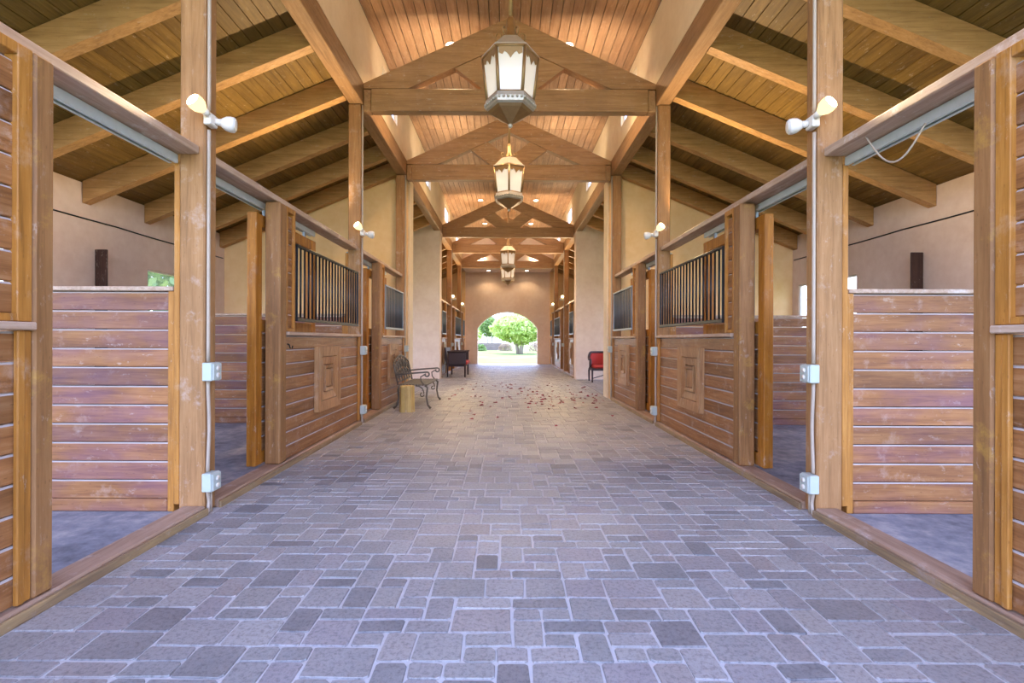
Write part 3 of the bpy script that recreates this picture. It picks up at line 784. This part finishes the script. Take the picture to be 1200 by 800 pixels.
# ------------------------------------------------------------------ furniture
def bench():
    y0, y1 = 9.25, 10.62; xb, xf = -2.04, -1.54; zs = .45
    e = empty('garden_bench', (-1.87, (y0+y1)/2, 0), 'black cast iron garden bench with scrolled back against the third left stall', 'bench')
    def arc(c, r, a0, a1, n=10, plane='xz', y=0):
        out = []
        for i in range(n+1):
            t = a0+(a1-a0)*i/n; out.append((c[0]+r*math.cos(t), y, c[1]+r*math.sin(t)))
        return out
    for y in (y0, y1):
        m = MB()
        m.tube([(xb+.02, y, zs), (xb-.02, y, .36), (xb-.005, y, .2), (xb-.05, y, .06), (xb-.10, y, .015)], [.02,.02,.017,.017,.022], 8); build('leg', m, M_ANTIQ, e)
        m = MB()
        m.tube([(xf-.02, y, zs-.01), (xf+.03, y, .40), (xf+.01, y, .22), (xf+.04, y, .07), (xf+.09, y, .015)], [.02,.02,.017,.017,.024], 8)
        m.tube(arc((xf-.17, .30), .13, PI*.55, -.1, 10, y=y), .012, 6)
        m.tube(arc((xf-.07, .27), .035, 0, -PI*1.5, 10, y=y), .010, 6); build('leg', m, M_ANTIQ, e)
        m = MB()                                                   # arm with scrolled end
        m.tube([(xb-.07, y, .64), (xb+.12, y, .66), (xf-.12, y, .68), (xf+.02, y, .69)] + arc((xf+.02, .65), .04, PI/2, -PI*.9, 10, y=y), .015, 8)
        m.tube([(xf+.0, y, .66), (xf-.10, y, .60), (xf-.09, y, .52), (xf-.04, y, zs+.005)], .012, 6); build('arm', m, M_ANTIQ, e)
    m = MB()
    for k in range(9):
        x = xb + .01 + (xf-xb)*k/8.6; m.box(x, x+.048, y0-.02, y1+.02, zs-.012, zs+.012, .004)
    build('seat', m, M_ANTIQ, e)
    # scrolled lattice back: arched outline with curls and diamonds inside
    def bk(y, z): return (xb - .02 - (z-zs)*.22, y, z)
    ym = (y0+y1)/2; hw = (y1-y0)/2
    top = lambda y: .83 + .15*math.cos((y-ym)/hw*PI/2)**.8 if abs(y-ym) < hw else .83
    m = MB(); pts = [bk(y0, zs), bk(y0, .70)] + [bk(y0 + 2*hw*i/24, top(y0 + 2*hw*i/24)) for i in range(25)] + [bk(y1, .70), bk(y1, zs)]
    m.tube(pts, .016, 8)
    m.tube([bk(y0, zs+.05), bk(y1, zs+.05)], .012, 6)
    b = build('backrest', m, M_ANTIQ, e)
    m = MB(); n = 6
    for k in range(n):
        yc = y0 + 2*hw*(k+.5)/n; zt = top(yc); w = hw/n
        for dz0, dz1 in ((zs+.05, (zs+.05+zt)/2), ((zs+.05+zt)/2, zt)):
            zc = (dz0+dz1)/2; h = (dz1-dz0)/2
            m.tube([bk(yc + w*math.sin(t), zc + h*math.cos(t)) for t in [i*2*PI/16 for i in range(16)]], .0075, 6, closed=True)
            for sg in (-1, 1):
                m.tube([bk(yc + sg*(w*.55)*math.cos(t)*(1-t/8), zc + h*.5*math.sin(t)*(1-t/8)) for t in [i*.5 for i in range(11)]], .006, 6)
        m.tube([bk(yc-w, zs+.05), bk(yc, (zs+.05+zt)/2), bk(yc+w, zs+.05)], .008, 6)
        m.tube([bk(yc-w, top(yc-w)), bk(yc, (zs+.05+zt)/2), bk(yc+w, top(yc+w))], .008, 6)
    build('scroll_lattice', m, M_ANTIQ, b)
bench()

# log block
mb = MB(); cx, cy = -1.82, 8.92; n = 14; rings = [(.0,1.03),(.06,1.0),(.2,.97),(.34,.95),(.44,.97),(.468,.93)]
prof = [(.135 + random.uniform(-.012,.012)) for _ in range(n)]
vs = []
for z, k in rings:
    for i in range(n):
        t = 2*PI*i/n; r = prof[i]*k*(1+random.uniform(-.02,.02)) * (1.0 if abs(math.cos(t)) < .8 else .95); vs.append((cx + r*math.cos(t)*1.02, cy + r*math.sin(t)*.9, z))
fs = [list(range(n)), list(range((len(rings)-1)*n, len(rings)*n))]
for i in range(len(rings)-1):
    for k in range(n): fs.append([i*n+k, i*n+(k+1) % n, (i+1)*n+(k+1) % n, (i+1)*n+k])
mb.add(vs, fs)
tag(build('log_block', mb, M_LOG, None, (cx, cy, 0)), 'pale yellow log block standing on end before the iron bench', 'log')

def settee():
    y0, y1 = 17.14, 18.5; xb, xf = -2.12, -1.45
    e = empty('wicker_settee', (-1.82, (y0+y1)/2, 0), 'dark wicker settee with a red cushion behind the left pier', 'settee')
    for y in (y0+.03, y1-.03):
        for x in (xb+.04, xf-.03):
            m = MB(); m.tube([(x, y, 0), (x, y, .43)], [.024, .032], 8); build('leg', m, M_WICK, e)
        m = MB(); m.box(xb+.06, xf, y-.03, y+.03, .43, .86, .02); m.box(xb+.02, xf+.03, y-.06, y+.06, .862, .91, .02); build('arm', m, M_WICK, e)
    m = MB(); m.box(xb+.06, xf-.01, y0+.065, y1-.065, .36, .43, .015); build('seat', m, M_WICK, e)
    m = MB(); m.prism([(xb+.05, .432), (xb-.03, 1.02), (xb-.08, 1.02), (xb, .40)], 'y', y0+.02, y1-.02); build('backrest', m, M_WICK, e)
    for k in range(2):
        a = y0+.075 + k*(y1-y0-.15)/2; m = MB(); m.box(xb+.10, xf+.05, a, a+(y1-y0-.15)/2-.01, .432, .55, .035); build('cushion', m, M_RED, e)
settee()

def armchair():
    cx, cy = 2.93, 15.55; w = .38
    e = empty('wicker_armchair', (cx, cy, 0), 'red cushioned armchair with dark wicker frame against the right pier', 'armchair')
    # hoop: arms and back rim
    def hoop(t, r, z): return (cx + r*math.cos(t), cy - .02 + r*.92*math.sin(t), z)
    ts = [PI + .35 - (PI+.7)*i/24 for i in range(25)]
    pts = [hoop(t, w, .70 + .21*min(1, max(0, math.sin(max(0, min(PI, t)))*1.6))) for t in ts]
    m = MB(); m.tube([(pts[0][0], pts[0][1], .45)] + pts + [(pts[-1][0], pts[-1][1], .45)], .040, 8); build('rim', m, M_WICK, e)
    m = MB(); n = 22; vs = []; fs = []
    for i in range(n+1):
        t = PI - PI*i/n; zt = .69 + .19*min(1, math.sin(t)*1.6)
        for z, r in ((.44, w-.015), (zt, w-.015), (zt, w-.07), (.44, w-.07)): vs.append(hoop(t, r, z))
    for i in range(n):
        for k in range(4): fs.append([i*4+k, i*4+(k+1) % 4, (i+1)*4+(k+1) % 4, (i+1)*4+k])
    fs += [[0,1,2,3], [n*4+k for k in range(4)]]
    m.add(vs, fs); tag(build('backrest', m, M_RED, e), 'red upholstered curved back')
    m = MB(); m.box(cx-w+.03, cx+w-.03, cy-.40, cy+.30, .36, .43, .02); build('seat', m, M_WICK, e)
    m = MB(); m.box(cx-w+.08, cx+w-.08, cy-.39, cy+.24, .432, .53, .04); build('cushion', m, M_RED, e)
    for x in (cx-w+.05, cx+w-.05):
        for y in (cy-.35, cy+.27):
            m = MB(); m.tube([(x, y, 0), (x, y, .37)], [.022, .032], 8); build('leg', m, M_WICK, e)
    m = MB(); m.tube([(cx-w+.05, cy-.35, .12), (cx, cy-.35, .22), (cx+w-.05, cy-.35, .12)], .014, 6); build('stretcher', m, M_WICK, e)
armchair()

# hanging wire on the right nearest rail
mb = MB(); pts = [Vector((2.36, 3.30, 2.66)).lerp(Vector((2.46, 2.95, 2.60)), i/14) + Vector((0, 0, -.20*math.sin(PI*i/14))) for i in range(15)]
mb.tube(pts, .006, 6)
tag(build('hanging_wire', mb, M_COND, None, (2.4, 3.1, 2.66)), 'thin looped wire hanging under the nearest right header rail', 'wire')

# bridle hooks on the nearest and second fronts
for s, y, z, lab in ((-1, 2.08, 1.26, 'small dark iron hook on the nearest left stall front'), (1, 2.08, 1.26, 'small dark iron hook on the nearest right stall front'), (-1, 5.10, 1.22, 'small dark iron hook on the second left stall front')):
    mb = MB(); u = U+.012; mb.tube([(s*(u-.001), y, z+.03), (s*(u-.02), y, z+.02), (s*(u-.03), y, z-.015), (s*(u-.05), y, z-.015), (s*(u-.055), y, z+.012)], .007, 6)
    tag(build('bridle_hook', mb, M_IRON, None, (s*u, y, z)), lab, 'hook')

# ------------------------------------------------------------------ fallen petals
protos = []
for q in range(3):
    mb = MB(); L, w, h = .040, .024, .014
    mb.add([(-L,0,.002),(-.3*L,-w,.004+h*random.random()),(.5*L,-.8*w,.006+h*random.random()),(L,0,.003),(.5*L,.8*w,.008+h),(-.3*L,w,.004+h*random.random()),(0,0,.002)],
           [(6,0,1),(6,1,2),(6,2,3),(6,3,4),(6,4,5),(6,5,0)])
    protos.append(build('fallen_petal', mb, M_PETAL))
cnt = 0
def put(o, x, y):
    o.location = (x, y, .001); o.rotation_euler = (random.uniform(-.15,.15), random.uniform(-.15,.15), random.uniform(0, 6.28))
    k = random.uniform(.6, 1.35); o.scale = (k, k, k)
    tag(o, 'small dried crimson petal fallen on the aisle pavers', 'petal', 'crimson petals fallen on the pavers')
spots = []
while len(spots) < 150:
    r = random.random()
    if r < .45: x, y = random.gauss(1.2, .5), random.gauss(10.9, .8)
    elif r < .8: x, y = random.uniform(-1.4, 2.1), random.uniform(10, 15)
    else: x, y = random.gauss(0, .9), random.uniform(7.2, 14)
    if -1.3 < x < 2.15 and 5 < y < 15.8 and all(math.hypot(x-a, y-b) > .10 for a, b in spots): spots.append((x, y))
for i, (x, y) in enumerate(spots):
    if i < 3: o = protos[i]
    else: o = protos[i % 3].copy(); COL.objects.link(o)
    put(o, x, y)

# ------------------------------------------------------------------ garden
mb = MB(); mb.box(-90, 90, 26.96, 160, -.30, -.03); mb.box(-90, -6.57, -60, 26.96, -.30, -.03); mb.box(6.57, 90, -60, 26.96, -.30, -.03)
mb.box(-6.57, 6.57, -60, -1.65, -.30, -.03)
structure('ground', mb, M_LAWN, 'sunlit pale green lawn outside the archway', 'lawn')
def tree(name, x, y, rx, rz, zc, trunk_h, n, mat, leaf, lab, grp=None, stems=3):
    e = empty(name, (x, y, -.04), lab, 'tree', grp)
    m = MB()
    for k in range(stems):
        a = 2*PI*k/stems + random.random(); r0 = .18*(stems > 1)
        m.tube([(x+r0*math.cos(a), y+r0*math.sin(a), -.04), (x+r0*1.8*math.cos(a), y+r0*1.8*math.sin(a), trunk_h*.6), (x+rx*.4*math.cos(a), y+rx*.4*math.sin(a), zc)], [.17, .13, .05], 8)
    build('trunk', m, M_BARK, e)
    m = MB()
    for _ in range(n):
        while True:
            p = Vector((random.uniform(-1,1), random.uniform(-1,1), random.uniform(-1,1)))
            if .25 < p.length < 1: break
        lump = 1 + .16*math.sin(p.x*7+1)*math.sin(p.y*6+2)*math.cos(p.z*6)
        c = Vector((x + p.x*rx*lump, y + p.y*rx*lump, zc + p.z*rz*lump))
        a = Vector((random.gauss(0,1), random.gauss(0,1), random.gauss(0,1))).normalized(); b = a.orthogonal().normalized()
        q = leaf*random.uniform(.6, 1.3)
        m.add([c+a*q, c+b*q*.45+Vector((0,0,q*.15)), c-a*q, c-b*q*.45], [(0,1,2,3)])
    build('crown', m, mat, e)
tree('round_tree', 1.2, 47, 2.75, 1.45, 2.35, 1.3, 5200, M_LEAF, .22, 'round bright green tree on the lawn beyond the archway', None, 4)
tree('slender_tree', -2.6, 75, 1.6, 1.6, 3.2, 1.8, 1400, M_LEAF2, .25, 'slender olive tree far behind the garden wall', None, 2)
tree('spreading_tree', -7.5, 92, 3.6, 2.6, 3.2, 1.5, 2200, M_LEAF, .32, 'pale spreading tree at the far left of the lawn', None, 2)
tree('shade_tree', -19, 27, 3.5, 2.6, 4.2, 2.4, 2500, M_LEAF2, .28, 'leafy tree outside the left stall window', None, 1)
def shrub(x, y, r, h, lab, mat):
    m = MB()
    for _ in range(420):
        a = random.random()*2*PI; q = random.random()**.5; z = random.random()
        k = r*q*(1-.5*z*z)
        c = Vector((x+k*math.cos(a), y+k*math.sin(a), -.03 + h*z)); d = Vector((random.gauss(0,1), random.gauss(0,1), random.gauss(0,1))).normalized(); b = d.orthogonal().normalized()
        m.add([c+d*.14, c+b*.07, c-d*.14, c-b*.07], [(0,1,2,3)])
    e = empty('garden_shrub', (x, y, -.04), lab, 'shrub', 'shrubs by the garden wall'); build('foliage', m, mat, e)
    m = MB()
    for k in range(3): m.tube([(x, y, -.04), (x+.3*r*math.cos(k*2.1), y+.3*r*math.sin(k*2.1), h*.7)], [.03, .015], 6)
    build('stem', m, M_BARK, e)
M_DRY = leaf_mat('leaf_dry', '#8f7d68', '#b5a184')
shrub(-.2, 60, .9, .9, 'dry brownish shrub at the end of the garden wall', M_DRY)
shrub(3.6, 58, 1.1, 1.0, 'dry brownish shrub behind the round tree', M_DRY)
shrub(-3.2, 58.5, .8, .75, 'low green shrub before the garden wall', M_LEAF2)
mb = MB()
x = -9.0
while x < -.6:
    w = random.uniform(.35, .8)
    for zz in range(3): mb.box(x, x+w-.004, 63-.25, 63.25, -.05+zz*.32, -.05+(zz+1)*.32-.004, .02)
    x += w
tag(build('garden_wall', mb, M_STONE, None, (0, 63, 0)), 'low rough stone garden wall across the lawn', 'wall')

# ------------------------------------------------------------------ light, world, camera
sun = bpy.data.lights.new('sun', 'SUN'); sun.energy = 3.6; sun.angle = .01; sun.color = (1, .95, .86)
so = bpy.data.objects.new('sun', sun); COL.objects.link(so)
so.rotation_euler = Vector((.05, -.55, -.83)).to_track_quat('-Z', 'Y').to_euler()
w = bpy.data.worlds.new('sky'); scene.world = w; w.use_nodes = True
nt = w.node_tree; bg = nt.nodes['Background']
tc = nt.nodes.new('ShaderNodeTexCoord'); sx = nt.nodes.new('ShaderNodeSeparateXYZ'); rp = nt.nodes.new('ShaderNodeValToRGB')
nt.links.new(tc.outputs['Generated'], sx.inputs[0]); nt.links.new(sx.outputs['Z'], rp.inputs[0]); nt.links.new(rp.outputs[0], bg.inputs[0])
rp.color_ramp.elements[0].position = 0.0; rp.color_ramp.elements[0].color = (.70, .80, 1.0, 1)
rp.color_ramp.elements[1].position = .45; rp.color_ramp.elements[1].color = (.36, .49, 1.0, 1)
bg.inputs[1].default_value = 3.9

cam = bpy.data.cameras.new('camera'); co = bpy.data.objects.new('camera', cam); COL.objects.link(co)
cam.sensor_fit = 'HORIZONTAL'; cam.sensor_width = 36; cam.lens = 580/1200*36
cam.shift_x = 6/1200; cam.shift_y = -2/1200; cam.clip_start = .02; cam.clip_end = 500
co.location = (-.03, 0, 1.30); co.rotation_euler = (PI/2, math.radians(-.2), 0)
scene.camera = co
scene.view_settings.view_transform = 'Standard'; scene.view_settings.look = 'None'
scene.view_settings.exposure = 1.1; scene.view_settings.gamma = 1.0; scene.view_settings.use_curve_mapping = False
try:
    scene.cycles.use_denoising = True; scene.cycles.max_bounces = 10; scene.cycles.diffuse_bounces = 6
    scene.cycles.sample_clamp_indirect = 6; scene.cycles.caustics_reflective = False; scene.cycles.caustics_refractive = False
except Exception: pass
